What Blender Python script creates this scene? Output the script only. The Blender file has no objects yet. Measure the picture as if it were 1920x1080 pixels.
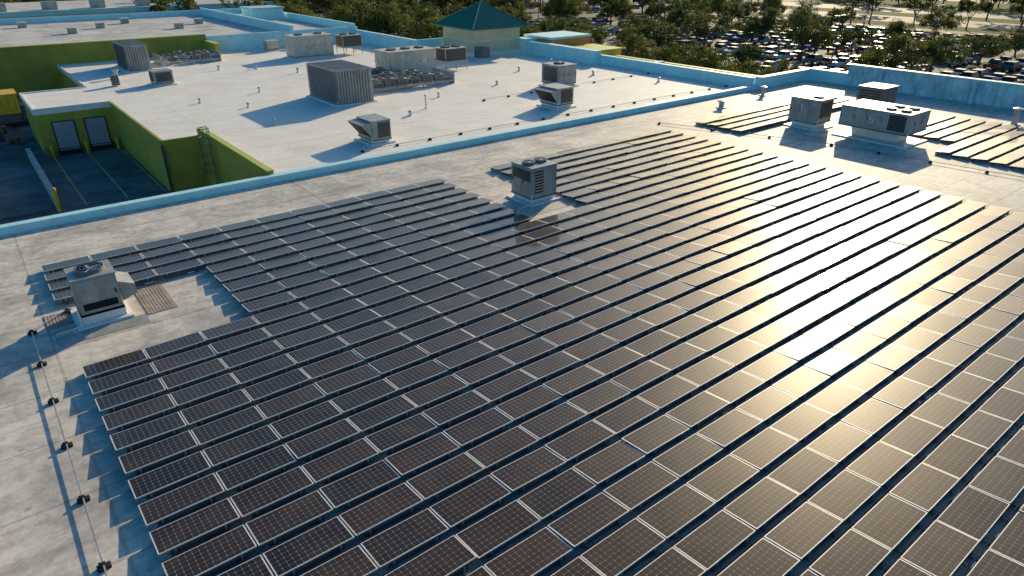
import bpy, math, random
from mathutils import Vector, Matrix
R = random.Random(7)
scene = bpy.context.scene

# ------------------------------------------------------------ materials
def nn(nt, t, **k):
    n = nt.nodes.new(t)
    for a, b in k.items():
        setattr(n, a, b)
    return n

def mat(name, col, rough=.6, metal=0.0, var=.12, scale=3.0, bump=0.0, spec=.5, col2=None, detail=6, big=None, stretch=None):
    m = bpy.data.materials.new(name); m.use_nodes = True
    nt = m.node_tree; L = nt.links.new
    p = nt.nodes['Principled BSDF']
    p.inputs['Roughness'].default_value = rough
    p.inputs['Metallic'].default_value = metal
    p.inputs['Specular IOR Level'].default_value = spec
    tc = nn(nt, 'ShaderNodeTexCoord')
    mp = nn(nt, 'ShaderNodeMapping'); L(tc.outputs['Object'], mp.inputs[0])
    if stretch: mp.inputs['Scale'].default_value = stretch
    no = nn(nt, 'ShaderNodeTexNoise'); no.inputs['Scale'].default_value = scale
    no.inputs['Detail'].default_value = detail; no.inputs['Roughness'].default_value = .65
    L(mp.outputs[0], no.inputs['Vector'])
    c2 = col2 if col2 else tuple(c*(1-var*2.2) for c in col)
    c1 = tuple(min(1, c*(1+var*.6)) for c in col)
    r = nn(nt, 'ShaderNodeValToRGB')
    r.color_ramp.elements[0].position = .32; r.color_ramp.elements[0].color = (*c2, 1)
    r.color_ramp.elements[1].position = .62; r.color_ramp.elements[1].color = (*c1, 1)
    L(no.outputs['Fac'], r.inputs[0])
    out = r.outputs[0]
    if big:
        n2 = nn(nt, 'ShaderNodeTexNoise'); n2.inputs['Scale'].default_value = big[0]; n2.inputs['Detail'].default_value = 8
        n2.inputs['Roughness'].default_value = .7
        L(tc.outputs['Object'], n2.inputs['Vector'])
        r2 = nn(nt, 'ShaderNodeValToRGB')
        r2.color_ramp.elements[0].position = .38; r2.color_ramp.elements[0].color = (*big[1], 1)
        r2.color_ramp.elements[1].position = .6; r2.color_ramp.elements[1].color = (1, 1, 1, 1)
        L(n2.outputs['Fac'], r2.inputs[0])
        mx = nn(nt, 'ShaderNodeMix', data_type='RGBA', blend_type='MULTIPLY'); mx.inputs[0].default_value = 1
        L(out, mx.inputs[6]); L(r2.outputs[0], mx.inputs[7]); out = mx.outputs[2]
    L(out, p.inputs['Base Color'])
    if bump:
        b = nn(nt, 'ShaderNodeBump'); b.inputs['Strength'].default_value = bump; b.inputs['Distance'].default_value = .05
        L(no.outputs['Fac'], b.inputs['Height']); L(b.outputs[0], p.inputs['Normal'])
    return m

def roofmat(name, col, stain, seam, seamw, rough, spec, spots=.6, dirt=1.0):
    m = bpy.data.materials.new(name); m.use_nodes = True
    nt = m.node_tree; L = nt.links.new
    p = nt.nodes['Principled BSDF']
    p.inputs['Roughness'].default_value = rough; p.inputs['Specular IOR Level'].default_value = spec
    tc = nn(nt, 'ShaderNodeTexCoord'); sx = nn(nt, 'ShaderNodeSeparateXYZ'); L(tc.outputs['Object'], sx.inputs[0])
    def noise(sc, det=8, st=(1, 1, 1), ro=.65, dist=0):
        mp = nn(nt, 'ShaderNodeMapping'); mp.inputs['Scale'].default_value = st; L(tc.outputs['Object'], mp.inputs[0])
        n = nn(nt, 'ShaderNodeTexNoise'); n.inputs['Scale'].default_value = sc; n.inputs['Detail'].default_value = det
        n.inputs['Roughness'].default_value = ro; n.inputs['Distortion'].default_value = dist
        L(mp.outputs[0], n.inputs['Vector']); return n.outputs['Fac']
    def ramp(f, a, ca, b, cb):
        r = nn(nt, 'ShaderNodeValToRGB'); e = r.color_ramp.elements
        e[0].position = a; e[0].color = (*ca, 1); e[1].position = b; e[1].color = (*cb, 1); L(f, r.inputs[0]); return r.outputs[0]
    def mul(a, b, f=1):
        mx = nn(nt, 'ShaderNodeMix', data_type='RGBA', blend_type='MULTIPLY'); mx.inputs[0].default_value = f
        L(a, mx.inputs[6]); L(b, mx.inputs[7]); return mx.outputs[2]
    def M(op, a, b=None, clamp=False):
        n = nn(nt, 'ShaderNodeMath', operation=op); n.use_clamp = clamp
        for i, q in enumerate((a, b)):
            if q is None: continue
            if isinstance(q, (int, float)): n.inputs[i].default_value = q
            else: L(q, n.inputs[i])
        return n.outputs[0]
    c = ramp(noise(.30, 10, (1, 1, 1), .72, .6), .40, stain, .58, col)
    c = mul(c, ramp(noise(2.5, 8), .34, (.66, .64, .62), .55, (1, 1, 1)), dirt)
    c = mul(c, ramp(noise(.9, 8, (.25, 1.6, 1), .7), .38, (.72, .70, .68), .52, (1, 1, 1)), dirt)
    c = mul(c, ramp(noise(9, 4, (1, 1, 1), .8), .36, (.70, .69, .68), .46, (1, 1, 1)), dirt*.8)
    wob = M('MULTIPLY', noise(.5, 2), .12)
    fy = M('FRACT', M('ADD', M('MULTIPLY', sx.outputs[1], 1/3.05), M('MULTIPLY', wob, .3)))
    line = M('LESS_THAN', fy, seamw)
    fx = M('FRACT', M('MULTIPLY', sx.outputs[0], 1/15.0))
    line2 = M('LESS_THAN', fx, seamw*.25)
    ln = M('MAXIMUM', line, line2)
    lr = ramp(ln, 0, (1, 1, 1), 1, seam); c = mul(c, lr, .7)
    v = nn(nt, 'ShaderNodeTexVoronoi'); v.inputs['Scale'].default_value = .8; L(tc.outputs['Object'], v.inputs['Vector'])
    c = mul(c, ramp(v.outputs['Distance'], .05, (.5, .48, .46), .10, (1, 1, 1)), spots)
    v2 = nn(nt, 'ShaderNodeTexVoronoi'); v2.inputs['Scale'].default_value = .16; L(tc.outputs['Object'], v2.inputs['Vector'])
    dd = M('ADD', v2.outputs['Distance'], M('MULTIPLY', noise(.8, 6), .5))
    c = mul(c, ramp(dd, .40, (.68, .66, .64), .50, (1, 1, 1)), spots)
    L(c, p.inputs['Base Color'])
    b = nn(nt, 'ShaderNodeBump'); b.inputs['Strength'].default_value = .4; b.inputs['Distance'].default_value = .03
    L(M('ADD', noise(1.2, 6), M('MULTIPLY', ln, .4)), b.inputs['Height']); L(b.outputs[0], p.inputs['Normal'])
    return m

def panelmat():
    m = bpy.data.materials.new('solar_glass'); m.use_nodes = True
    nt = m.node_tree; L = nt.links.new; p = nt.nodes['Principled BSDF']
    uv = nn(nt, 'ShaderNodeUVMap'); s = nn(nt, 'ShaderNodeSeparateXYZ'); L(uv.outputs[0], s.inputs[0])
    def M(op, a, b=None):
        n = nn(nt, 'ShaderNodeMath', operation=op)
        for i, q in enumerate((a, b)):
            if q is None: continue
            if isinstance(q, (int, float)): n.inputs[i].default_value = q
            else: L(q, n.inputs[i])
        return n.outputs[0]
    au = M('ABSOLUTE', M('SUBTRACT', M('FRACT', s.outputs[0]), .5))
    av = M('ABSOLUTE', M('SUBTRACT', M('FRACT', s.outputs[1]), .5))
    line = M('GREATER_THAN', M('MAXIMUM', au, av), .480)
    dia = M('GREATER_THAN', M('ADD', au, av), .90)
    g = M('MAXIMUM', M('MULTIPLY', line, .45), dia)
    bus = M('LESS_THAN', M('ABSOLUTE', M('SUBTRACT', M('FRACT', M('MULTIPLY', s.outputs[1], 3)), .5)), .05)
    g = M('MAXIMUM', g, M('MULTIPLY', bus, .10))
    at = nn(nt, 'ShaderNodeAttribute'); at.attribute_name = 'rnd'
    r = nn(nt, 'ShaderNodeValToRGB'); e = r.color_ramp.elements
    e[0].color = (.008, .009, .015, 1); e[1].color = (.034, .020, .019, 1); L(at.outputs['Fac'], r.inputs[0])
    tc = nn(nt, 'ShaderNodeTexCoord')
    no = nn(nt, 'ShaderNodeTexNoise'); no.inputs['Scale'].default_value = 1.3; no.inputs['Detail'].default_value = 7; L(tc.outputs['Object'], no.inputs['Vector'])
    mx = nn(nt, 'ShaderNodeMix', data_type='RGBA'); L(g, mx.inputs[0]); L(r.outputs[0], mx.inputs[6]); mx.inputs[7].default_value = (.46, .42, .38, 1)
    dm = nn(nt, 'ShaderNodeMix', data_type='RGBA'); dr = nn(nt, 'ShaderNodeMapRange'); dr.inputs[1].default_value = .4; dr.inputs[2].default_value = .75
    dr.inputs[3].default_value = .01; dr.inputs[4].default_value = .10
    L(no.outputs['Fac'], dr.inputs[0]); L(dr.outputs[0], dm.inputs[0]); L(mx.outputs[2], dm.inputs[6]); dm.inputs[7].default_value = (.34, .25, .14, 1)
    L(dm.outputs[2], p.inputs['Base Color'])
    p.inputs['Roughness'].default_value = .40
    p.inputs['Specular IOR Level'].default_value = .10
    p.inputs['Specular Tint'].default_value = (1, .78, .48, 1)
    p.inputs['Coat Weight'].default_value = .5
    p.inputs['Coat IOR'].default_value = 1.38
    rr = nn(nt, 'ShaderNodeMapRange'); rr.inputs[3].default_value = .03; rr.inputs[4].default_value = .08
    ra = nn(nt, 'ShaderNodeMath', operation='MULTIPLY_ADD'); ra.inputs[1].default_value = .5; L(at.outputs['Fac'], ra.inputs[0])
    rb = nn(nt, 'ShaderNodeMath', operation='MULTIPLY'); rb.inputs[1].default_value = .6; L(no.outputs['Fac'], rb.inputs[0]); L(rb.outputs[0], ra.inputs[2])
    L(ra.outputs[0], rr.inputs[0]); L(rr.outputs[0], p.inputs['Coat Roughness'])
    return m

M_roofN = roofmat('near_roof_membrane', (.82, .74, .62), (.54, .50, .44), (.66, .64, .62), .03, .65, .28, .6, .75)
M_roofF = roofmat('white_roof_membrane', (.95, .90, .79), (.88, .82, .71), (.86, .84, .82), .022, .65, .3, .2, .3)
M_roofK = roofmat('old_roof_membrane', (.78, .73, .64), (.52, .49, .43), (.7, .7, .7), .03, .65, .3, .5, .6)
M_blue = mat('white_paint_shade_tint', (.52, .86, .90), .55, var=.05, scale=1.2, big=(.5, (.86, .9, .92)))  # white parapet paint with the blue of skylit shade put into its colour
M_bluew = mat('weathered_wall_shade_tint', (.50, .78, .84), .6, var=.16, scale=1.5, big=(.6, (.6, .68, .74)), stretch=(1, 1, .25))  # weathered wall; skylit shade is painted into the base colour as blue
M_green = mat('olive_green_stucco', (.42, .40, .06), .8, var=.08, scale=1.5, big=(.3, (.8, .8, .8)), bump=.1)
M_greenK = mat('dark_green_stucco', (.34, .33, .05), .8, var=.08, scale=1.5, big=(.3, (.8, .8, .8)))
M_lime = mat('lime_trim', (.52, .55, .10), .6, var=.06)
M_orange = mat('orange_stucco', (.60, .26, .08), .7, var=.06)
M_yellow = mat('yellow_stucco', (.74, .48, .08), .7, var=.06)
M_tan = mat('tan_stucco', (.70, .58, .38), .8, var=.06, scale=1)
M_teal = mat('teal_metal_roof', (.015, .20, .14), .5, var=.1, scale=2)
M_white = mat('white_trim', (.80, .79, .76), .5, var=.06)
M_hv = mat('hvac_painted_steel', (.40, .41, .40), .45, var=.10, scale=2.5, big=(.9, (.72, .70, .66)), stretch=(1, 1, .3))
M_hvl = mat('hvac_light_panel', (.66, .60, .50), .5, var=.08, scale=2.0, big=(.8, (.78, .74, .68)), stretch=(1, 1, .3))
M_hvd = mat('hvac_dark_panel', (.12, .13, .14), .5, var=.1)
M_galv = mat('galvanised', (.45, .46, .47), .38, metal=.7, var=.15, scale=4)
M_black = mat('black_rubber', (.015, .015, .016), .6, var=.1)
M_dark = mat('dark_void', (.02, .021, .023), .7, var=.1)
M_alu = mat('aluminium_frame', (.74, .72, .69), .5, metal=.1, var=.05)
M_rail = mat('rail_metal', (.10, .12, .15), .45, metal=.4, var=.1)
M_asph = mat('asphalt', (.17, .155, .13), .85, var=.15, scale=.8, big=(.06, (.72, .72, .72)), bump=.1, spec=.4)
M_asphB = mat('worn_asphalt', (.30, .27, .23), .8, var=.12, scale=.5, big=(.05, (.7, .7, .7)), spec=.35)
M_conc = mat('concrete_yard', (.20, .20, .19), .85, var=.16, scale=.8, big=(.14, (.45, .45, .46)), spec=.3)
M_grass = mat('grass', (.10, .14, .03), .95, var=.25, scale=.6, big=(.04, (.7, .75, .6)), spec=.1)
M_paint = mat('road_paint', (.65, .62, .55), .8, var=.1, spec=.2)
M_ypaint = mat('yellow_paint', (.82, .50, .03), .5, var=.1)
M_kerb = mat('kerb_concrete', (.42, .40, .37), .8, var=.1)
M_door = mat('dock_door_steel', (.32, .35, .40), .5, var=.08)
M_mat = mat('ribbed_walk_pad', (.50, .40, .33), .85, var=.12, scale=3, big=(1.2, (.75, .7, .7)))
M_glass = panelmat()
M_bark = mat('bark', (.13, .10, .075), .9, var=.2, scale=4)
M_carglass = mat('car_glass', (.02, .025, .03), .15, var=.05)
M_tyre = mat('tyre', (.02, .02, .02), .8, var=.05)
M_rim = mat('wheel_rim', (.5, .5, .52), .3, metal=.7, var=.05)
M_lamp_r = mat('tail_lamp', (.35, .02, .02), .3, var=.05)
M_lamp_w = mat('head_lamp', (.75, .75, .72), .2, var=.05)
M_pallet = mat('pallet_wood', (.28, .19, .11), .8, var=.2)
M_ink = mat('number_paint', (.66, .67, .66), .6, var=.12, scale=6)

def leafmat(name, c1, c2):
    m = bpy.data.materials.new(name); m.use_nodes = True
    nt = m.node_tree; nt.nodes.clear(); L = nt.links.new
    o = nn(nt, 'ShaderNodeOutputMaterial'); d = nn(nt, 'ShaderNodeBsdfPrincipled'); t = nn(nt, 'ShaderNodeBsdfTranslucent')
    d.inputs['Roughness'].default_value = .65; d.inputs['Specular IOR Level'].default_value = .25
    tc = nn(nt, 'ShaderNodeTexCoord'); no = nn(nt, 'ShaderNodeTexNoise'); no.inputs['Scale'].default_value = .9; L(tc.outputs['Object'], no.inputs['Vector'])
    oi = nn(nt, 'ShaderNodeObjectInfo')
    ad = nn(nt, 'ShaderNodeMath', operation='MULTIPLY_ADD'); ad.inputs[1].default_value = .35; L(oi.outputs['Random'], ad.inputs[0]); L(no.outputs['Fac'], ad.inputs[2])
    r = nn(nt, 'ShaderNodeValToRGB'); r.color_ramp.elements[0].position = .45; r.color_ramp.elements[1].position = .85
    r.color_ramp.elements[0].color = (*c1, 1); r.color_ramp.elements[1].color = (*c2, 1)
    L(ad.outputs[0], r.inputs[0]); L(r.outputs[0], d.inputs['Base Color']); L(r.outputs[0], t.inputs['Color'])
    mx = nn(nt, 'ShaderNodeMixShader'); mx.inputs[0].default_value = .42
    L(d.outputs[0], mx.inputs[1]); L(t.outputs[0], mx.inputs[2]); L(mx.outputs[0], o.inputs[0])
    return m
M_leafA = leafmat('leaf_light', (.10, .13, .025), (.17, .17, .04))
M_leafB = leafmat('leaf_dark', (.06, .09, .018), (.11, .13, .03))

# ------------------------------------------------------------ mesh builder
class MB:
    def __init__(s): s.v = []; s.f = []; s.m = []; s.uv = {}; s.rnd = {}; s.mats = []
    def mi(s, m):
        if m not in s.mats: s.mats.append(m)
        return s.mats.index(m)
    def face(s, pts, m, uv=None, rnd=None):
        b = len(s.v); s.v.extend([tuple(p) for p in pts]); s.f.append(tuple(range(b, b+len(pts)))); s.m.append(s.mi(m))
        if uv: s.uv[len(s.f)-1] = uv
        if rnd is not None: s.rnd[len(s.f)-1] = rnd
    def box(s, x0, x1, y0, y1, z0, z1, m, top=None, T=None, bottom=True):
        P = [Vector(q) for q in ((x0, y0, z0), (x1, y0, z0), (x1, y1, z0), (x0, y1, z0), (x0, y0, z1), (x1, y0, z1), (x1, y1, z1), (x0, y1, z1))]
        if T: P = [T @ q for q in P]
        b = len(s.v); s.v.extend([tuple(q) for q in P])
        F = [(4, 5, 6, 7), (0, 1, 5, 4), (1, 2, 6, 5), (2, 3, 7, 6), (3, 0, 4, 7)]
        if bottom: F.append((3, 2, 1, 0))
        for i, q in enumerate(F):
            s.f.append(tuple(b+j for j in q)); s.m.append(s.mi(top if (i == 0 and top) else m))
    def prism(s, out, z0, z1, side, top):
        n = len(out)
        s.face([(x, y, z1) for x, y in out], top)
        for i in range(n):
            a = out[i]; c = out[(i+1) % n]
            s.face([(a[0], a[1], z0), (c[0], c[1], z0), (c[0], c[1], z1), (a[0], a[1], z1)], side)
    def cyl(s, p0, p1, r0, r1, n, m, cap=True):
        p0 = Vector(p0); p1 = Vector(p1); d = (p1-p0).normalized()
        a = d.orthogonal().normalized(); c = d.cross(a)
        A = [p0+(a*math.cos(t)+c*math.sin(t))*r0 for t in [2*math.pi*i/n for i in range(n)]]
        B = [p1+(a*math.cos(t)+c*math.sin(t))*r1 for t in [2*math.pi*i/n for i in range(n)]]
        b = len(s.v); s.v.extend([tuple(q) for q in A+B])
        for i in range(n):
            j = (i+1) % n; s.f.append((b+i, b+j, b+n+j, b+n+i)); s.m.append(s.mi(m))
        if cap:
            s.f.append(tuple(b+n+i for i in range(n))); s.m.append(s.mi(m))
            s.f.append(tuple(b+i for i in reversed(range(n)))); s.m.append(s.mi(m))
    def mesh(s, name):
        me = bpy.data.meshes.new(name); me.from_pydata(s.v, [], s.f)
        for m in s.mats: me.materials.append(m)
        me.polygons.foreach_set('material_index', s.m)
        if s.uv:
            ul = me.uv_layers.new(name='UVMap')
            for fi, uv in s.uv.items():
                p = me.polygons[fi]
                for k, li in enumerate(p.loop_indices): ul.data[li].uv = uv[k]
        if s.rnd:
            at = me.attributes.new('rnd', 'FLOAT', 'FACE')
            for fi, q in s.rnd.items(): at.data[fi].value = q
        me.update(); return me
    def obj(s, name, loc=(0, 0, 0), rz=0, parent=None):
        o = bpy.data.objects.new(name, s.mesh(name)); scene.collection.objects.link(o)
        o.location = loc; o.rotation_euler = (0, 0, rz)
        if parent: o.parent = parent
        return o

def inst(name, me, loc, rz=0, sc=1.0):
    o = bpy.data.objects.new(name, me); scene.collection.objects.link(o)
    o.location = loc; o.rotation_euler = (0, 0, rz)
    o.scale = sc if isinstance(sc, tuple) else (sc, sc, sc)
    return o

# ------------------------------------------------------------ solar rows
PW = 2.0; PD = 1.0; TILT = math.radians(5.0); PITCH = 1.21; Y0 = 36.05; X0 = .6
def solar_row(yfar, x0, n):
    b = MB()
    for i in range(n):
        xa = x0+i*PW+.02; xb = x0+(i+1)*PW-.02
        t = TILT+R.gauss(0, .010); ro = R.gauss(0, .009)
        T = Matrix.Translation(((xa+xb)/2, yfar, .22+R.uniform(-.006, .006))) @ Matrix.Rotation(-t, 4, 'X') @ Matrix.Rotation(ro, 4, 'Y')
        w = (xb-xa)/2
        b.box(-w, w, -PD, 0, -.035, 0, M_alu, T=T)
        e = .020; ex = .032
        q = [T @ Vector(p) for p in ((-w+ex, -PD+e, .0018), (w-ex, -PD+e, .0018), (w-ex, -e, .0018), (-w+ex, -e, .0018))]
        b.face(q, M_glass, uv=[(0, 0), (12, 0), (12, 6), (0, 6)], rnd=R.random())
        zt = .22+PD*math.sin(TILT)-.05
        yb = yfar-PD*math.cos(TILT)
        b.box(xa+.25, xb-.25, yb+.03, yb+.045, .07, zt, M_rail)
        for xx in (xa+.38, xb-.38):
            b.box(xx-.03, xx+.03, yb-.20, yfar+.02, .03, .07, M_galv)
            b.box(xx-.025, xx+.025, yb-.02, yb+.03, .03, zt+.02, M_galv)
            b.box(xx-.09, xx+.09, yb-.17, yb-.06, .07, .12, M_rail)
        b.box(xa, xb, yb-.135, yb-.105, .125, .155, M_rail)
        if R.random() < .5:
            xx = R.uniform(xa+.4, xb-.6); b.box(xx, xx+R.uniform(.2, .5), yb-.19, yb-.15, .10, .13, M_alu)
    b.box(x0+.05, x0+n*PW-.05, yfar-.12, yfar-.07, .03, .14, M_rail)
    return b.obj('solar_panel_row')
k = 0
yy = Y0
while yy > -8:
    if k <= 3: segs = [(0, 11), (13, 22), (24, 34)]
    elif k <= 7: segs = [(3, 11), (13, 22)]
    elif k == 8: segs = [(3, 22)]
    else: segs = [(0, 22)]
    if 10 <= k <= 13: segs.append((29, 34))
    if 14 <= k <= 24: segs.append((27, 34))
    for a, c in segs: solar_row(yy, X0+a*PW, c-a)
    yy -= PITCH; k += 1

# ------------------------------------------------------------ near building
b = MB()
b.prism([(-35, -40), (77.9, -40), (77.9, 42.9), (-35, 42.9)], -6.3, 0, M_tan, M_roofN)
b.box(-35, 68, 42.35, 42.8, -.02, .40, M_blue)
b.box(-35, 68, 42.30, 42.85, .40, .45, M_blue)
b.box(68, 77.4, 42.3, 42.85, -.02, 1.15, M_blue); b.box(67.9, 77.5, 42.2, 42.93, 1.15, 1.22, M_blue)
b.box(67.6, 68.0, 42.25, 42.9, -.02, 1.25, M_blue)
b.box(77.4, 77.85, 37.8, 42.9, -.02, 1.2, M_blue); b.box(77.3, 77.95, 37.7, 43.0, 1.2, 1.27, M_blue)
b.box(77.35, 77.85, -40, 37.8, -.02, 2.15, M_bluew); b.box(77.25, 77.98, -40.1, 37.9, 2.15, 2.25, M_blue)
for yv in [34-i*9 for i in range(8)]:
    b.box(76.9, 77.3, yv-.15, yv+.15, 0, 1.9, M_bluew)
b.obj('warehouse_building')

# ------------------------------------------------------------ far building
b = MB()
OUT = [(14.2, 42.95), (67.5, 42.95), (67.5, 90), (54, 90), (54, 109.95), (10.8, 109.95), (10.8, 88.5), (4.7, 88.5), (4.7, 78), (11.2, 78), (11.2, 58.3), (14.2, 58.3)]
b.prism(OUT, -6.3, 0, M_green, M_roofF)
def fascia(x0, x1, y0, y1, z0=-.45, z1=.12, m=M_white): b.box(x0, x1, y0, y1, z0, z1, m)
fascia(4.6, 11.2, 77.9, 78.1); fascia(4.6, 4.8, 78.1, 88.4); fascia(4.6, 10.7, 88.4, 88.6)
fascia(11.1, 11.3, 58.3, 77.9, -.3, .06, M_green); fascia(10.7, 10.9, 88.6, 109.9)
fascia(11.1, 14.2, 58.2, 58.4, -.3, .06, M_green)
b.box(11.0, 11.18, 58.1, 58.28, -4.4, -.3, M_rail)
b.box(14.0, 14.35, 42.9, 58.5, -6.2, .62, M_green); b.box(13.95, 14.4, 42.95, 58.55, .62, .67, M_lime)
b.box(67.3, 67.8, 43.0, 80.0, -.02, 1.05, M_blue); b.box(67.2, 67.9, 43.0, 80.1, 1.05, 1.13, M_blue)
b.box(66.2, 67.3, 66, 80.0, 0, 1.7, M_blue)
b.box(66.0, 72.6, 80.1, 82.5, -1, 2.0, M_blue)
b.box(53.7, 54.15, 90, 110.3, -.02, 1.7, M_blue); b.box(53.6, 54.25, 89.9, 110.4, 1.7, 1.8, M_blue)
b.box(53.7, 58, 89.6, 90, -.02, 1.9, M_blue)
b.prism([(67.85, 43.0), (73.4, 43.0), (73.4, 84), (67.85, 84)], -6.25, -.6, M_tan, M_roofF)
b.box(73.0, 73.5, 43, 70, -.7, .25, M_yellow); b.box(72.9, 73.6, 43, 70.1, .25, .34, M_lime)
b.box(67.9, 73.0, 60, 60.6, -.62, .5, M_blue); b.box(67.9, 73.0, 52, 52.5, -.62, .3, M_blue)
b.box(69.5, 75.5, 70.1, 76, -6, .9, M_yellow, top=M_roofF); b.box(69.3, 75.7, 69.9, 76.2, .9, 1.05, M_lime)
b.box(68.2, 76, 77, 83, -6, 2.0, M_orange, top=M_roofF); b.box(68.1, 76.1, 76.9, 83.1, 2.0, 2.3, M_blue)
b.obj('shopping_centre_building')

def dock(x0, x1):
    d = MB()
    d.box(x0-.1, x1+.1, 77.86, 77.98, -4.4, -1.2, M_dark)
    for i in range(8):
        z = -3.75+i*.31
        d.box(x0, x1, 77.80, 77.85, z, z+.30, M_door)
    d.box(x0-.15, x0-.02, 77.4, 77.86, -4.4, -3.7, M_black); d.box(x1+.02, x1+.15, 77.4, 77.86, -4.4, -3.7, M_black)
    d.box(x0-.15, x1+.15, 77.5, 77.87, -3.9, -3.8, M_galv)
    d.obj('loading_dock_door')
dock(5.9, 7.6); dock(8.6, 10.3)
d = MB()
for yv in (54.2, 54.75): d.cyl((13.75, yv, -4.4), (13.75, yv, 1.5), .03, .03, 6, M_rail)
for i in range(19): d.cyl((13.75, 54.2, -4.1+i*.3), (13.75, 54.75, -4.1+i*.3), .018, .018, 5, M_rail)
for i in range(6):
    z = -2+i*.68; pts = [(13.75, 54.1), (13.3, 54.1), (13.05, 54.3), (13.05, 54.65), (13.3, 54.85), (13.75, 54.85)]
    for a, c in zip(pts, pts[1:]): d.cyl((*a, z), (*c, z), .025, .025, 5, M_rail)
for q in ((13.3, 54.1), (13.05, 54.3), (13.05, 54.65), (13.3, 54.85)): d.cyl((*q, -2), (*q, 1.4), .02, .02, 5, M_rail)
d.obj('caged_roof_ladder')

b = MB()
b.box(58, 66, 81.5, 89.5, -.02, 3.5, M_tan); b.box(57.8, 66.2, 81.3, 89.7, 3.5, 3.85, M_white)
b.box(57.9, 66.1, 81.4, 89.6, 0, .5, M_white)
b.box(57.95, 66.05, 81.45, 89.55, 2.0, 2.12, M_white)
e0 = (56.9, 80.4); e1 = (67.1, 90.6); ap = (62, 85.5, 6.9); ze = 3.75
C = [(e0[0], e0[1], ze), (e1[0], e0[1], ze), (e1[0], e1[1], ze), (e0[0], e1[1], ze)]
for i in range(4):
    b.face([C[i], C[(i+1) % 4], ap], M_teal)
    A = Vector(C[i]); B = Vector(C[(i+1) % 4]); P = Vector(ap)
    n = (B-A).cross(P-A).normalized()
    for j in range(1, 20):
        t = j/20; s = A.lerp(B, t); h = 1-abs(2*t-1)
        mid = (A+B)/2; e = s+(P-mid)*h
        b.cyl(s+n*.03, e+n*.03, .045, .045, 4, M_teal, cap=False)
    b.cyl(A+Vector((0, 0, .03)), P, .09, .09, 5, M_teal)
b.face(list(reversed(C)), M_white)
for i in range(4):
    b.cyl(Vector(C[i]), Vector(C[(i+1) % 4]), .12, .12, 5, M_teal)
b.cyl((62, 85.5, 6.8), (62, 85.5, 7.3), .12, .02, 6, M_teal)
b.obj('pyramid_roof_tower')

b = MB()
b.prism([(-60, 110), (54, 110), (54, 158), (-60, 158)], -6.2, 1.6, M_greenK, M_roofK)
b.box(-60, 30, 109.6, 109.99, -6.2, 2.5, M_greenK); b.box(-60, 30, 109.5, 110.1, 2.5, 2.6, M_lime)
b.box(30, 54.2, 109.6, 110.05, -.1, 2.3, M_blue)
b.box(29.6, 30.2, 104.5, 109.6, -.02, 1.7, M_green); b.box(29.5, 30.3, 104.4, 109.6, 1.7, 1.8, M_lime)
b.box(43, 43.5, 110.1, 157.6, 1.55, 3.0, M_blue); b.box(53.6, 54.1, 110.1, 158, 1.55, 2.7, M_blue)
b.box(-60, 54.1, 157.6, 158.1, 1.55, 2.6, M_blue)
b.box(47, 53, 138, 144, 1.5, 3.6, M_blue, top=M_roofF); b.box(46.8, 53.2, 137.8, 144.2, 3.6, 3.8, M_bluew)
for i in range(9):
    x = -5+i*5.2; y = 128+(i*7) % 23; b.box(x, x+1.2, y, y+1.3, 1.6, 2.4, M_hv); b.box(x-.1, x+1.3, y-.1, y+1.4, 2.4, 2.5, M_hvl)
b.obj('department_store_building')

b = MB()
b.prism([(-80, 185), (70, 185), (70, 235), (-80, 235)], -6.2, 1.2, M_tan, M_roofK)
for i in range(8): b.box(-20+i*10, -17+i*10, 200, 202.5, 1.2, 3, M_hv)
b.box(-80, 70, 184.6, 185, 1, 2, M_blue)
b.obj('retail_building')

# ------------------------------------------------------------ HVAC
def fan(b, x, y, z, r, m=M_hvd):
    n = 24
    b.cyl((x, y, z), (x, y, z+.14), r*1.06, r, n, M_hvd, cap=False)
    b.cyl((x, y, z+.004), (x, y, z+.012), r*.97, r*.97, n, M_black)
    b.cyl((x, y, z+.02), (x, y, z+.12), r*.16, r*.16, 10, M_galv)
    for i in range(5):
        T = Matrix.Translation((x, y, z+.06)) @ Matrix.Rotation(i*2*math.pi/5+.3, 4, 'Z') @ Matrix.Rotation(.4, 4, 'X')
        b.box(r*.12, r*.88, -r*.17, r*.17, -.006, .006, M_galv, T=T)
    for q in (.35, .6, .85, 1.0):
        for i in range(n):
            a0 = 2*math.pi*i/n; a1 = 2*math.pi*(i+1)/n
            b.face([(x+q*r*math.cos(a0), y+q*r*math.sin(a0), z+.15), (x+q*r*math.cos(a1), y+q*r*math.sin(a1), z+.15),
                    (x+(q*r-.02)*math.cos(a1), y+(q*r-.02)*math.sin(a1), z+.15), (x+(q*r-.02)*math.cos(a0), y+(q*r-.02)*math.sin(a0), z+.15)], M_galv)

def louvres(b, side, x0, x1, y0, y1, z0, z1, m=M_hvd, n=8, back=M_dark):
    for i in range(n):
        a = z0+(z1-z0)*i/n; c = a+(z1-z0)/n*.62
        if side == '-x': b.face([(x0-.012, y1, a), (x0-.012, y0, a), (x0-.05, y0, c), (x0-.05, y1, c)][::-1], m)
        if side == '-y': b.face([(x0, y0-.012, a), (x1, y0-.012, a), (x1, y0-.05, c), (x0, y0-.05, c)], m)
    if side == '-x': b.box(x0-.010, x0-.004, y0, y1, z0, z1, back)
    if side == '-y': b.box(x0, x1, y0-.010, y0-.004, z0, z1, back)

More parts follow.
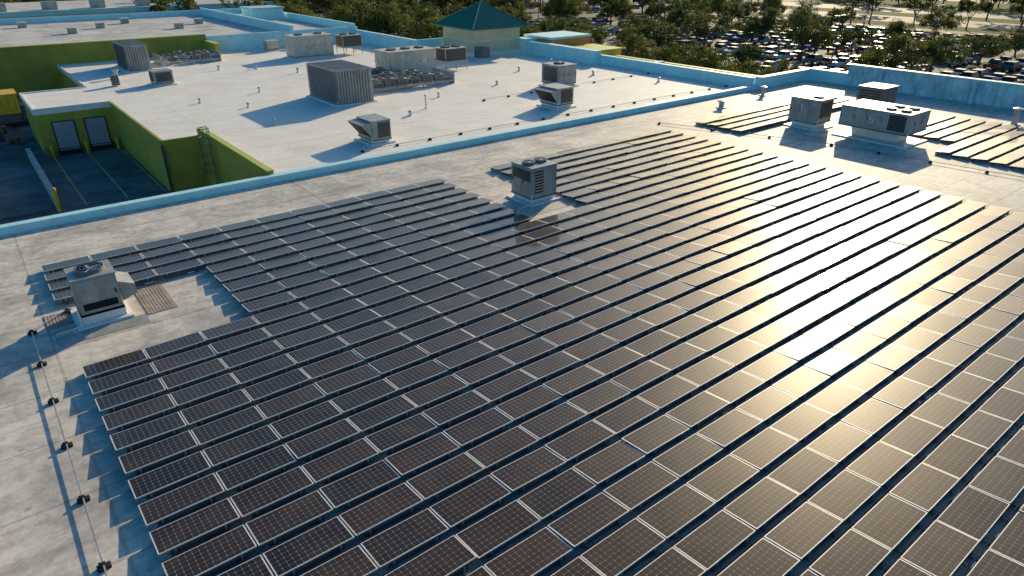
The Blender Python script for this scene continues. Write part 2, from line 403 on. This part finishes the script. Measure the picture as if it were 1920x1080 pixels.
def rtu(name, x0, x1, y0, y1, h, curb=.35, inset=.15, body=M_hv, fans=(), lx=None, ly=None, z=0, seams=2, hood=None, skirt=True, lm=M_hvd, ribs=False):
    b = MB()
    if skirt: b.box(x0-.25, x1+.25, y0-.25, y1+.25, z+.003, z+.10, M_white)
    b.box(x0+inset, x1-inset, y0+inset, y1-inset, z+.10, z+curb, M_hvd if not skirt else M_white)
    z0 = z+curb; z1 = z+h
    b.box(x0, x1, y0, y1, z0, z1, body)
    b.box(x0-.04, x1+.04, y0-.04, y1+.04, z1, z1+.05, body)
    b.box(x0-.03, x1+.03, y0-.03, y1+.03, z0-.08, z0, M_hvd)
    if ribs:
        n = int((y1-y0)/.3)
        for i in range(n): b.box(x0-.05, x0-.001, y0+.3*i+.05, y0+.3*i+.13, z0+.1, z1-.1, M_hvd)
        n = int((x1-x0)/.3)
        for i in range(n): b.box(x0+.3*i+.05, x0+.3*i+.13, y0-.05, y0-.001, z0+.1, z1-.1, M_hvd)
        n = int((y1-y0)/.5)
        for i in range(n): b.box(x0, x1, y0+.5*i+.2, y0+.5*i+.26, z1+.05, z1+.10, body)
    def panels(side, n):
        for i in range(n):
            if side == 'x':
                w = (y1-y0)/n; a = y0+i*w+.04; c = y0+(i+1)*w-.04
                b.box(x0-.018, x0-.001, a, c, z0+.06, z1-.06, body); b.box(x0-.05, x0-.018, c-.12, c-.07, (z0+z1)/2-.1, (z0+z1)/2+.1, M_black)
            else:
                w = (x1-x0)/n; a = x0+i*w+.04; c = x0+(i+1)*w-.04
                b.box(a, c, y0-.018, y0-.001, z0+.06, z1-.06, body); b.box(c-.12, c-.07, y0-.05, y0-.018, (z0+z1)/2-.1, (z0+z1)/2+.1, M_black)
    if not ribs:
        panels('x', max(1, round((y1-y0)/1.0)) if seams else 1); panels('y', max(1, round((x1-x0)/1.0)) if seams else 1)
    if lx:
        for (a, c, e, g) in lx: louvres(b, '-x', x0-.02, 0, y0+(y1-y0)*a, y0+(y1-y0)*c, z0+(z1-z0)*e, z0+(z1-z0)*g, m=lm)
    if ly:
        for (a, c, e, g) in ly: louvres(b, '-y', x0+(x1-x0)*a, x0+(x1-x0)*c, y0-.02, 0, z0+(z1-z0)*e, z0+(z1-z0)*g, m=lm)
    for (fx, fy, r) in fans: fan(b, x0+(x1-x0)*fx, y0+(y1-y0)*fy, z1+.05, r)
    if hood == '-x':
        zz = z0+(z1-z0)*.95; q = z0+(z1-z0)*.15
        A = [(x0-.02, y0+.05, zz), (x0-.02, y1-.05, zz), (x0-.85, y1-.05, zz-.1), (x0-.85, y0+.05, zz-.1), (x0-.02, y0+.05, q), (x0-.02, y1-.05, q)]
        b.face([A[0], A[3], A[2], A[1]], body); b.face([A[3], A[0], A[4]], body); b.face([A[1], A[2], A[5]], body); b.face([A[2], A[3], A[4], A[5]], M_dark)
        for i in range(1, 5):
            t = i/5; y = y0+.05+(y1-y0-.1)*t; b.box(x0-.84, x0-.80, y-.015, y+.015, zz-.16, zz-.1, body)
    if hood == '+x':
        zz = z0+(z1-z0)*.7; q = z0+(z1-z0)*.1
        A = [(x1+.02, y0+.1, zz), (x1+.02, y1-.1, zz), (x1+.6, y1-.1, zz-.25), (x1+.6, y0+.1, zz-.25), (x1+.02, y0+.1, q), (x1+.02, y1-.1, q), (x1+.6, y0+.1, q+.2), (x1+.6, y1-.1, q+.2)]
        b.face([A[0], A[3], A[2], A[1]][::-1], body); b.face([A[0], A[3], A[6], A[4]], body); b.face([A[1], A[5], A[7], A[2]], body); b.face([A[3], A[2], A[7], A[6]], body)
    b.cyl((x0-.1, y0-.12, z+.12), (x0-.1, y0-.12, z0+.3), .03, .03, 6, M_white)
    b.cyl((x0-.1, y0-.12, z+.12), (x0-1.0, y0-.12, z+.06), .03, .03, 6, M_white)
    return b.obj(name)

def number(txt, parent, loc, rot, size):
    c = bpy.data.curves.new('number', 'FONT'); c.body = txt; c.size = size; c.extrude = .004; c.align_x = 'CENTER'; c.align_y = 'CENTER'
    c.materials.append(M_ink)
    o = bpy.data.objects.new('number', c); scene.collection.objects.link(o); o.location = loc; o.rotation_euler = rot; o.parent = parent

N = 'rooftop_hvac_unit'
rtu(N, 1.25, 2.75, 28.75, 30.25, 1.95, .5, -.03, fans=[(.5, .5, .52)], ly=[(.1, .9, .1, .3)], hood='+x', seams=0)
rtu(N, 24.3, 26.2, 28.8, 30.7, 2.15, .4, .1, body=M_hv, fans=[(.28, .5, .38), (.74, .5, .38)], lx=[(.08, .92, .55, .9)], ly=[(.1, .45, .1, .9)], seams=2, lm=M_hv)
u1 = rtu(N, 54.6, 56.8, 28.4, 31.0, 2.4, .55, .25, fans=[(.5, .3, .4)], ly=[(.1, .9, .2, .9)])
number('1', u1, (54.565, 29.9, 1.6), (math.radians(90), 0, math.radians(-90)), 1.1)
u6 = rtu(N, 54.6, 58.0, 21.3, 26.6, 2.4, .95, .9, fans=[(.3, .15, .36), (.7, .15, .36), (.3, .36, .36), (.7, .36, .36)], lx=[(.04, .28, .1, .9)])
number('6', u6, (54.565, 24.1, 1.65), (math.radians(90), 0, math.radians(-90)), .95)
rtu(N, 61.0, 63.6, 26.4, 28.6, 2.9, .5, .2, body=M_hvd, lx=[(.1, .9, .2, .9)])
rtu(N, 23.6, 25.2, 46.9, 49.3, 1.75, .35, .1, body=M_hv, hood='-x', lx=None, ly=[(.3, .95, .1, .9)])
rtu(N, 43.4, 45.4, 47.9, 50.4, 1.85, .4, .1, body=M_hv, hood='-x', ly=[(.2, .9, .1, .9)])
rtu(N, 50.8, 53.4, 56.0, 58.8, 2.3, .4, .1, body=M_hv, lx=[(.1, .9, .1, .9)], fans=[(.5, .5, .6)])
rtu(N, 28.0, 31.8, 62.2, 68.8, 3.2, .15, .05, body=M_hv, ribs=True)
rtu(N, 40.0, 46.4, 73.4, 77.0, 2.8, .3, .1, body=M_hvl, fans=[(.2, .5, .6), (.5, .5, .6), (.8, .5, .6)])
rtu(N, 37.3, 43.0, 95.0, 98.2, 2.9, .3, .1, body=M_hvl, fans=[(.25, .5, .6), (.75, .5, .6)])
rtu(N, 16.8, 19.4, 97.0, 103.6, 3.0, .15, .1, body=M_hv, ribs=True)
rtu(N, 16.9, 18.9, 84.6, 86.6, 1.5, .3, .1, body=M_hv, lx=[(.1, .9, .1, .9)], ly=[(.1, .9, .1, .9)])
rtu(N, 13.2, 13.9, 87.2, 87.9, 1.1, .2, .05, body=M_hvd, skirt=False)
rtu(N, 57.0, 58.4, 78.6, 80.3, 1.5, .3, .1, body=M_hvd)
rtu(N, 37.5, 39.3, 105.8, 107.4, 1.4, .3, .1, body=M_hvl)
rtu(N, 42.5, 44.0, 105.8, 107.4, 1.3, .3, .1, body=M_hv)
rtu(N, 44.4, 46.3, 104.5, 106.1, 1.2, .3, .1, body=M_hvl)

def condenser_stand(x0, x1, y0, y1, legs, h, fans):
    b = MB()
    for x in (x0, (x0+x1)/2, x1-.08):
        for y in (y0, y1-.08): b.box(x, x+.08, y, y+.08, 0, legs, M_galv)
    b.box(x0-.1, x1+.1, y0-.1, y1+.1, legs, legs+.10, M_galv)
    b.box(x0, x1, y0, y1, legs+.1, legs+h, M_hvl)
    louvres(b, '-x', x0, 0, y0+.1, y1-.1, legs+.2, legs+h-.1, n=10); louvres(b, '-y', x0+.1, x1-.1, y0, 0, legs+.2, legs+h-.1, n=10)
    for i in range(fans):
        fan(b, x0+(x1-x0)*(i+.5)/fans, (y0+y1)/2, legs+h, min((x1-x0)/fans, y1-y0)*.4)
    b.obj('air_cooled_condenser')
condenser_stand(48.0, 51.2, 73.8, 76.2, .9, 1.7, 2)
condenser_stand(44.6, 47.6, 95.2, 97.6, .9, 1.7, 2)

def rack(x0, y0, nx, ny, sx, sy):
    b = MB(); X1 = x0+nx*sx; Y1 = y0+ny*sy
    for j in range(ny+1):
        b.box(x0-1, X1+1, y0+j*sy-.06, y0+j*sy+.06, .28, .40, M_galv)
        for i in range(nx+1): b.box(x0+i*sx-.05, x0+i*sx+.05, y0+j*sy-.05, y0+j*sy+.05, 0, .28, M_galv)
    for i in range(nx):
        for j in range(ny):
            if R.random() < .2: continue
            x = x0+i*sx+.15; y = y0+j*sy+.15; w = sx-.45; d = sy-.6
            hh = R.choice((.6, .75, .9))
            b.box(x, x+w, y, y+d, .40, .4+hh, M_hvl)
            louvres(b, '-x', x, 0, y+.05, y+d-.05, .48, .35+hh, n=6, m=M_hv); louvres(b, '-y', x+.05, x+w-.05, y, 0, .48, .35+hh, n=6, m=M_hv)
            fan(b, x+w/2, y+d/2, .4+hh, min(w, d)*.4)
    for i in range(5):
        y = y0+R.uniform(0, ny*sy); b.cyl((x0-1, y, .5+.1*i), (X1+1.5, y, .5+.1*i), .04, .04, 6, M_white)
    b.box(x0-1, x0-.9, y0, Y1, 0, 1.2, M_galv); b.box(X1+.9, X1+1, y0, Y1, 0, 1.2, M_galv)
    b.box(x0-1, x0-.9, y0, Y1, 1.2, 1.28, M_galv)
    b.obj('condenser_rack')
rack(33.6, 65.8, 6, 3, 1.55, 1.5)
rack(22.2, 99.8, 4, 3, 1.4, 1.4)
rack(36.2, 70.8, 2, 3, 1.5, 1.5)

def vent(x, y, h=.6, r=.12, z=0, cap=True):
    b = MB()
    b.cyl((x, y, z), (x, y, z+.1), r*2.2, r*1.6, 12, M_white)
    b.cyl((x, y, z+.05), (x, y, z+h), r, r, 12, M_galv)
    if cap:
        b.cyl((x, y, z+h), (x, y, z+h+.12), r*1.7, r*1.7, 12, M_galv); b.cyl((x, y, z+h+.12), (x, y, z+h+.2), r*1.7, r*.3, 12, M_galv)
    b.obj('roof_vent')
for v in ((56.1, 38.8, .6, .25), (64.6, 39.9, .8, .2), (69.8, 18.9, 1.3, .25), (27.6, 53.2, .35, .14), (31.2, 54.2, .3, .1), (34.0, 56.0, 1.2, .06),
          (20.3, 58.5, .3, .08), (24.6, 74, .4, .07), (18, 72, .3, .08), (47, 62, .3, .1), (60, 60, .4, .12), (38, 60, .35, .08), (62, 70, .5, .12), (55, 68, .4, .1),
          (30, 90, .5, .12), (33, 84, .4, .1), (26, 92, .4, .1), (48, 88, .5, .14), (50.5, 101, .6, .16), (21, 67, .3, .08), (62.5, 52, .4, .1), (14.6, 93, .9, .25), (-6, 22, .4, .12)):
    vent(*v)

def conduit(pts, step, z=.14, r=.022, name='roof_conduit', mt=M_galv):
    b = MB()
    for a, c in zip(pts, pts[1:]):
        A = Vector((*a, z)); C = Vector((*c, z)); b.cyl(A, C, r, r, 6, mt)
        n = max(1, int((C-A).length/step)); d = (C-A).normalized()
        for i in range(n+1):
            p = A.lerp(C, i/n); an = math.atan2(d.y, d.x)
            T = Matrix.Translation((p.x, p.y, 0)) @ Matrix.Rotation(an+R.uniform(-.15, .15), 4, 'Z')
            b.box(-.08, .08, -.15, .15, .004, .09, M_black, T=T); b.box(-.04, .04, -.05, .05, .09, .18, M_black, T=T)
            b.box(-.11, .11, -.1, -.05, .004, .13, M_black, T=T)
    b.obj(name)
conduit([(-.45, 29.4), (-.5, 1)], 2.75)
conduit([(-.45, 29.4), (.9, 30.6)], 1.0)
conduit([(51.0, 25.0), (53.3, 8)], 3.0)
conduit([(46.3, 38.0), (51.0, 25.0)], 4.0)
conduit([(22, 45.6), (66, 45.4)], 2.8)
conduit([(40.5, 55.6), (66, 56.6)], 3.0)

def pad(x0, x1, y0, y1):
    b = MB(); n = int((x1-x0)/.12)
    b.box(x0, x1, y0, y1, .004, .02, M_mat)
    for i in range(n): b.box(x0+i*.12+.02, x0+i*.12+.07, y0, y1, .02, .03, M_mat)
    b.obj('ribbed_walk_pad')
pad(3.45, 4.6, 28.3, 31.2); pad(.05, .95, 29.4, 30.7)
b = MB(); b.box(.2, 3.4, 27.6, 28.45, .004, .012, M_hv); b.obj('roof_patch')
b = MB(); b.box(22.9, 28.0, 27.4, 28.4, .004, .012, M_hvl); b.box(26.6, 27.8, 28.5, 31.5, .004, .012, M_hvl); b.obj('roof_patch')

# ------------------------------------------------------------ yard
b = MB()
b.box(-60, 14.1, 42.95, 109.5, -6.2, -4.4, M_conc)
b.box(3.2, 3.5, 60, 78, -4.4, -3.4, M_kerb); b.box(3.15, 3.55, 60, 78, -3.4, -3.34, M_hv)
b.box(-60, 3.2, 60.0, 109, -4.4, -4.25, M_conc)
for x in (5.2, 8.1, 10.9):
    b.box(x-.05, x+.05, 60, 77, -4.396, -4.392, M_ypaint)
b.obj('service_yard')
def bollard(x, y, z=-4.4, h=1.1):
    b = MB(); b.cyl((x, y, z), (x, y, z+h), .14, .14, 12, M_ypaint); b.cyl((x, y, z+h), (x, y, z+h+.08), .14, .05, 12, M_ypaint); b.obj('bollard')
bollard(3.35, 59.6, h=1.8); bollard(5.2, 77.2); bollard(8.1, 77.2); bollard(10.8, 77.2)
b = MB()
b.box(-.5, 4.6, 94.5, 98.0, -2.9, -.9, M_ypaint); b.box(-.3, 4.4, 94.7, 97.8, -3.9, -2.9, M_hvd)
for i in range(8): b.box(-.3+i*.62, -.15+i*.62, 94.4, 94.5, -2.8, -1.0, M_ypaint)
b.box(-.6, 4.7, 94.35, 98.1, -.9, -.75, M_ypaint); b.box(4.6, 6.2, 95, 97.2, -4.0, -2.2, M_hvd); b.box(-.4, 6, 94.8, 95.0, -4.25, -3.9, M_black)
b.obj('waste_compactor')
for (x, y, n) in ((1, 87, 7), (2.3, 85, 4), (-.5, 89, 9), (1.5, 91, 5), (.2, 84, 6)):
    b = MB()
    for i in range(n):
        z = -4.25+i*.15
        for j in range(4): b.box(x, x+1.2, y+j*.3, y+j*.3+.14, z+.1, z+.125, M_pallet)
        for j in range(3): b.box(x+j*.53, x+j*.53+.1, y, y+1.05, z+.005, z+.1, M_pallet)
    b.obj('pallet_stack')

# ------------------------------------------------------------ ground & car park
GZ = -6.0
b = MB(); b.face([(-3000, -3000, GZ), (3000, -3000, GZ), (3000, 3000, GZ), (-3000, 3000, GZ)], M_grass); b.obj('ground')
b = MB()
b.face([(84, -80, GZ+.004), (216, -80, GZ+.004), (216, 175, GZ+.004), (84, 175, GZ+.004)], M_asph)
b.face([(60, 175, GZ+.004), (330, 175, GZ+.004), (330, 330, GZ+.004), (60, 330, GZ+.004)], M_asph)
b.obj('parking_lot')
b = MB()
b.face([(230, -300, GZ+.004), (252, -300, GZ+.004), (252, 174, GZ+.004), (230, 174, GZ+.004)], M_asphB)
b.face([(268, -300, GZ+.004), (290, -300, GZ+.004), (290, 174, GZ+.004), (268, 174, GZ+.004)], M_asphB)
b.face([(216.2, 120, GZ+.004), (229.9, 120, GZ+.004), (229.9, 132, GZ+.004), (216.2, 132, GZ+.004)], M_asphB)
b.face([(350, -300, GZ+.004), (450, -300, GZ+.004), (450, 400, GZ+.004), (350, 400, GZ+.004)], M_asphB)
b.obj('road')
rowsx = [112, 132, 152, 172, 192]
b = MB()
for rx in rowsx:
    for yv in range(-60, 172, 3):
        b.box(rx-5.2, rx+5.2, yv-.05, yv+.05, GZ+.006, GZ+.010, M_paint, bottom=False)
b.obj('parking_bay_markings')
def carmesh(kind):
    b = MB(); P = M_slot
    if kind == 'sedan': prof = [(-2.25, .45), (-2.3, .75), (-2.15, .98), (-1.55, 1.02), (-.95, 1.42), (.25, 1.45), (1.0, 1.0), (2.0, .85), (2.28, .65), (2.25, .4)]
    elif kind == 'suv': prof = [(-2.25, .5), (-2.32, .85), (-2.25, 1.15), (-2.1, 1.2), (-1.8, 1.72), (.35, 1.75), (1.05, 1.18), (2.05, 1.0), (2.3, .75), (2.25, .45)]
    else: prof = [(-2.7, .55), (-2.75, .8), (-2.72, 1.1), (-.75, 1.12), (-.6, 1.75), (.65, 1.78), (1.25, 1.2), (2.4, 1.1), (2.7, .8), (2.65, .5)]
    W = .92
    def wy(z, i): return W if z <= 1.22 and i not in (4, 5) else W*.78
    Lp = [(x, wy(z, i), z) for i, (x, z) in enumerate(prof)]; Rp = [(x, -y, z) for x, y, z in Lp]
    n = len(prof)
    for i in range(n-1):
        g = (i == 3 or i == 5)
        b.face([Lp[i], Lp[i+1], Rp[i+1], Rp[i]], M_carglass if g else P)
    b.face([Lp[0], Rp[0], Rp[-1], Lp[-1]], M_black)
    for S, sg in ((Lp, 1), (Rp, -1)):
        lower = [S[i] for i in (0, 1, 2, 3, 6, 7, 8, 9)]; up = [S[3], S[4], S[5], S[6]]
        if sg > 0: lower = lower[::-1]; up = up[::-1]
        b.face(lower, P); b.face(up, P)
        c = Vector((sum(p[0] for p in up)/4, sum(p[1] for p in up)/4, sum(p[2] for p in up)/4))
        gl = [c+(Vector(p)-c)*.84+Vector((0, sg*.012, .0)) for p in up]
        b.face(gl, M_carglass)
        b.box(-.29, -.21, sg*.84-.05, sg*.84+.05, 1.0, Lp[4][2]-.15, P)
    wb = 1.4 if kind != 'pickup' else 1.75
    for x in (-wb, wb):
        for s in (-1, 1):
            b.cyl((x, s*.72, .34), (x, s*.95, .34), .34, .34, 16, M_tyre); b.cyl((x, s*.95, .34), (x, s*.965, .34), .2, .2, 10, M_rim)
    xe = prof[-2][0]-.02; xr = prof[1][0]
    for s in (-1, 1):
        b.box(xe-.12, xe+.03, s*.7-.18, s*.7+.18, .62, .78, M_lamp_w); b.box(xr-.02, xr+.08, s*.75-.14, s*.75+.14, .78, .98, M_lamp_r)
        b.box(.75, .95, s*1.0-.07, s*1.0+.07, 1.0, 1.13, P)
    if kind == 'pickup': b.box(-2.6, -.85, -.78, .78, 1.121, 1.13, M_black)
    return b.mesh('parked_'+kind)
M_slot = mat('car_paint', (.5, .5, .5), .25)
cols = [(.68, .68, .67), (.36, .37, .39), (.02, .02, .025), (.10, .11, .12), (.34, .02, .02), (.02, .06, .18), (.34, .31, .26), (.14, .15, .16), (.03, .11, .22), (.04, .04, .045), (.20, .03, .03), (.60, .60, .59)]
paints = []
for i, c in enumerate(cols):
    m = mat('car_paint_%d' % i, c, .4, var=.02, metal=.0); m.node_tree.nodes['Principled BSDF'].inputs['Coat Weight'].default_value = .5; m.node_tree.nodes['Principled BSDF'].inputs['Coat Roughness'].default_value = .08
    paints.append(m)
CM = {k: carmesh(k) for k in ('sedan', 'suv', 'pickup')}
def car(kind, x, y, rz, paint):
    o = inst('parked_car' if kind != 'pickup' else 'pickup_truck', CM[kind], (x, y, GZ+.01), rz)
    o.material_slots[0].link = 'OBJECT'; o.material_slots[0].material = paint
for rx in rowsx:
    for yv in range(-30, 168, 3):
        if yv % 24 in (0, 1, 2): continue
        for s in (-1, 1):
            pr = .80 if 30 < yv < 110 else .4
            if rx > 160: pr *= .55
            if R.random() < pr:
                k2 = R.choice(('sedan', 'suv', 'sedan', 'suv', 'pickup'))
                car(k2, rx+s*2.65+R.uniform(-.25, .25), yv+1.5+R.uniform(-.12, .12), (0 if R.random() < .5 else math.pi)+R.uniform(-.03, .03), R.choice(paints))
for yv in range(185, 320, 3):
    for rx in (110, 135, 160, 185, 210):
        if R.random() < .2: car(R.choice(('sedan', 'suv')), rx, yv, 0, R.choice(paints))
car('suv', 138.0, 37.5, math.radians(80), paints[4])

# ------------------------------------------------------------ trees
def treemesh(seed, H=8.5, cr=4.2, nc=46, nl=105, ls=.36, bare=.36):
    q = random.Random(seed); b = MB()
    th = H*.26
    lean = (q.uniform(-.3, .3), q.uniform(-.3, .3))
    top = Vector((lean[0], lean[1], th))
    b.cyl((0, 0, -.1), top, .26, .18, 8, M_bark, cap=False)
    clumps = []
    for i in range(nc):
        a = q.uniform(0, 2*math.pi); rr = cr*math.sqrt(q.uniform(.02, 1)); zz = q.uniform(0, 1)
        lim = math.sqrt(max(0, 1-(rr/cr)**2))
        z = H*bare+(H*(.9-bare))*zz*(.35+.65*lim)+q.uniform(-.3, .3)
        wob = 1+.22*math.sin(a*3+seed)+.12*math.sin(a*5+seed*2)
        clumps.append((Vector((rr*math.cos(a)*wob, rr*math.sin(a)*wob, z)), q.uniform(.7, 1.35)))
    mains = []
    for i in range(6):
        a = i*math.pi/3+q.uniform(-.3, .3); e = top+Vector((math.cos(a)*cr*.45, math.sin(a)*cr*.45, H*q.uniform(.2, .36)))
        b.cyl(top, e, .12, .06, 6, M_bark, cap=False); mains.append(e)
    for c, r in clumps:
        e = min(mains, key=lambda p: (p-c).length); b.cyl(e, c, .05, .015, 4, M_bark, cap=False)
        mt = M_leafA if q.random() < .5 else M_leafB
        for j in range(nl):
            d = Vector((q.gauss(0, 1), q.gauss(0, 1), q.gauss(0, .75))).normalized()*r*(q.random()**.45)
            p = c+d; n = (d.normalized()+Vector((q.gauss(0, .7), q.gauss(0, .7), q.gauss(0, .7)+.3))).normalized()
            u = n.orthogonal().normalized(); w = n.cross(u); an = q.uniform(0, 6.28); uu = (u*math.cos(an)+w*math.sin(an)); ww = n.cross(uu)
            s = ls*q.uniform(.6, 1.3)
            b.face([p-uu*s*.5, p+ww*s*.32, p+uu*s*.5, p-ww*s*.32], mt)
    return b.mesh('oak_tree')
TM = [treemesh(11), treemesh(23, 9.5, 4.0, 44), treemesh(37, 7.5, 4.4, 42), treemesh(51, 10.5, 4.6, 50), treemesh(67, 6.5, 3.2, 30)]
FAR = [treemesh(71, 9.0, 5.2, 34, 45, .7), treemesh(83, 10.5, 5.0, 34, 45, .7)]
TALL = [treemesh(91, 12.5, 5.0, 40, 60, .6, .5), treemesh(97, 13.5, 5.6, 42, 60, .6, .5)]
def tree(x, y, i=None, sc=None, far=False, pool=None):
    me = R.choice(pool) if pool else R.choice(FAR) if far else TM[i if i is not None else R.randrange(len(TM))]; s = sc or R.uniform(.85, 1.2)
    inst('oak_tree', me, (x, y, GZ), R.uniform(0, 6.28), (s*R.uniform(.9, 1.1), s*R.uniform(.9, 1.1), s))
for yv in range(30, 172, 7):
    tree(88+R.uniform(-3, 3), yv+R.uniform(-2, 2), sc=R.uniform(.75, .95))
    if R.random() < .3 or yv > 95: tree(97+R.uniform(-3, 2), yv+R.uniform(-2, 2), sc=R.uniform(.7, 1.0))
for yv in range(96, 175, 5):
    tree(68+R.uniform(-5, 8), yv+R.uniform(-2, 2), sc=R.uniform(.95, 1.25))
isl = MB()
for ri, rx in enumerate(rowsx):
    for yv in range(-48, 170, 24):
        isl.box(rx-5.2, rx+5.2, yv+.2, yv+2.8, GZ, GZ+.15, M_kerb); isl.box(rx-5.0, rx+5.0, yv+.4, yv+2.6, GZ+.15, GZ+.17, M_grass)
        if R.random() < .8: tree(rx-1.6+R.uniform(-1.5, 1.5), yv+1.5, sc=R.uniform(.8, 1.1))
        if R.random() < .2 or yv > 100: tree(rx+3+R.uniform(-.5, .5), yv+1.5, sc=R.uniform(.8, 1.1))
isl.obj('parking_island_kerbs')
for yv in range(-80, 175, 13):
    tree(222+R.uniform(-3, 3), yv+R.uniform(-4, 4), sc=R.uniform(.8, 1.05), pool=TALL)
    if R.random() < .6: tree(260+R.uniform(-3, 3), yv+R.uniform(-4, 4), sc=R.uniform(.8, 1.05), pool=TALL)
    tree(300+R.uniform(-3, 8), yv+R.uniform(-4, 4), sc=R.uniform(1, 1.4), far=True)
    tree(318+R.uniform(-5, 8), yv+R.uniform(-4, 4), sc=R.uniform(1, 1.4), far=True)
for i in range(150):
    tree(R.uniform(40, 330), R.uniform(178, 330), sc=R.uniform(.9, 1.3), far=True)
for i in range(90):
    tree(R.uniform(-60, 150), R.uniform(238, 300), sc=R.uniform(1, 1.4), far=True)
for i in range(280):
    x = R.uniform(330, 700); y = R.uniform(-150, 500)
    if 346 < x < 454 and R.random() < .9: continue
    tree(x, y, sc=R.uniform(1.1, 1.6), far=True)
for i in range(16): tree(R.uniform(-40, 60), R.uniform(163, 181), sc=R.uniform(.6, .8), far=True)

def lamp(x, y):
    b = MB(); b.cyl((0, 0, 0), (0, 0, .8), .3, .3, 12, M_kerb); b.cyl((0, 0, .8), (0, 0, 9.5), .11, .07, 8, M_hvd)
    b.box(-1.1, 1.1, -.05, .05, 9.4, 9.5, M_hvd); b.box(-1.6, -.9, -.2, .2, 9.38, 9.55, M_hvd); b.box(.9, 1.6, -.2, .2, 9.38, 9.55, M_hvd)
    b.obj('parking_lot_lamp', (x, y, GZ))
for rx in (122, 162, 214):
    for yv in (20, 60, 100, 140): lamp(rx, yv+3)

# ------------------------------------------------------------ light, world, camera
S = Vector((.843, .434, .315)).normalized()
elev = math.asin(S.z); rot = math.atan2(S.x, S.y)
sl = bpy.data.lights.new('sun', 'SUN'); sl.energy = 5.0; sl.angle = math.radians(.5); sl.color = (1, .83, .55)
so = bpy.data.objects.new('sun', sl); scene.collection.objects.link(so); so.rotation_euler = S.to_track_quat('Z', 'Y').to_euler()
w = bpy.data.worlds.new('World'); scene.world = w; w.use_nodes = True
nt = w.node_tree; bg = nt.nodes['Background']; sk = nt.nodes.new('ShaderNodeTexSky'); sk.sky_type = 'NISHITA'; sk.sun_disc = False
sk.sun_elevation = elev; sk.sun_rotation = rot; sk.ozone_density = 1.6; sk.air_density = 1.0; sk.dust_density = 1.0
hs = nt.nodes.new('ShaderNodeHueSaturation'); hs.inputs['Saturation'].default_value = 1.55
nt.links.new(sk.outputs[0], hs.inputs['Color']); nt.links.new(hs.outputs[0], bg.inputs[0]); bg.inputs[1].default_value = .13
cam = bpy.data.cameras.new('camera'); co = bpy.data.objects.new('camera', cam); scene.collection.objects.link(co)
co.location = (0, 0, 13.3); co.rotation_euler = (math.radians(90-26.4), 0, math.radians(51.6-90))
cam.sensor_width = 36; cam.lens = 23.81; cam.clip_end = 5000; cam.clip_start = .1
scene.camera = co
scene.view_settings.view_transform = 'Standard'; scene.view_settings.look = 'None'; scene.view_settings.exposure = 0
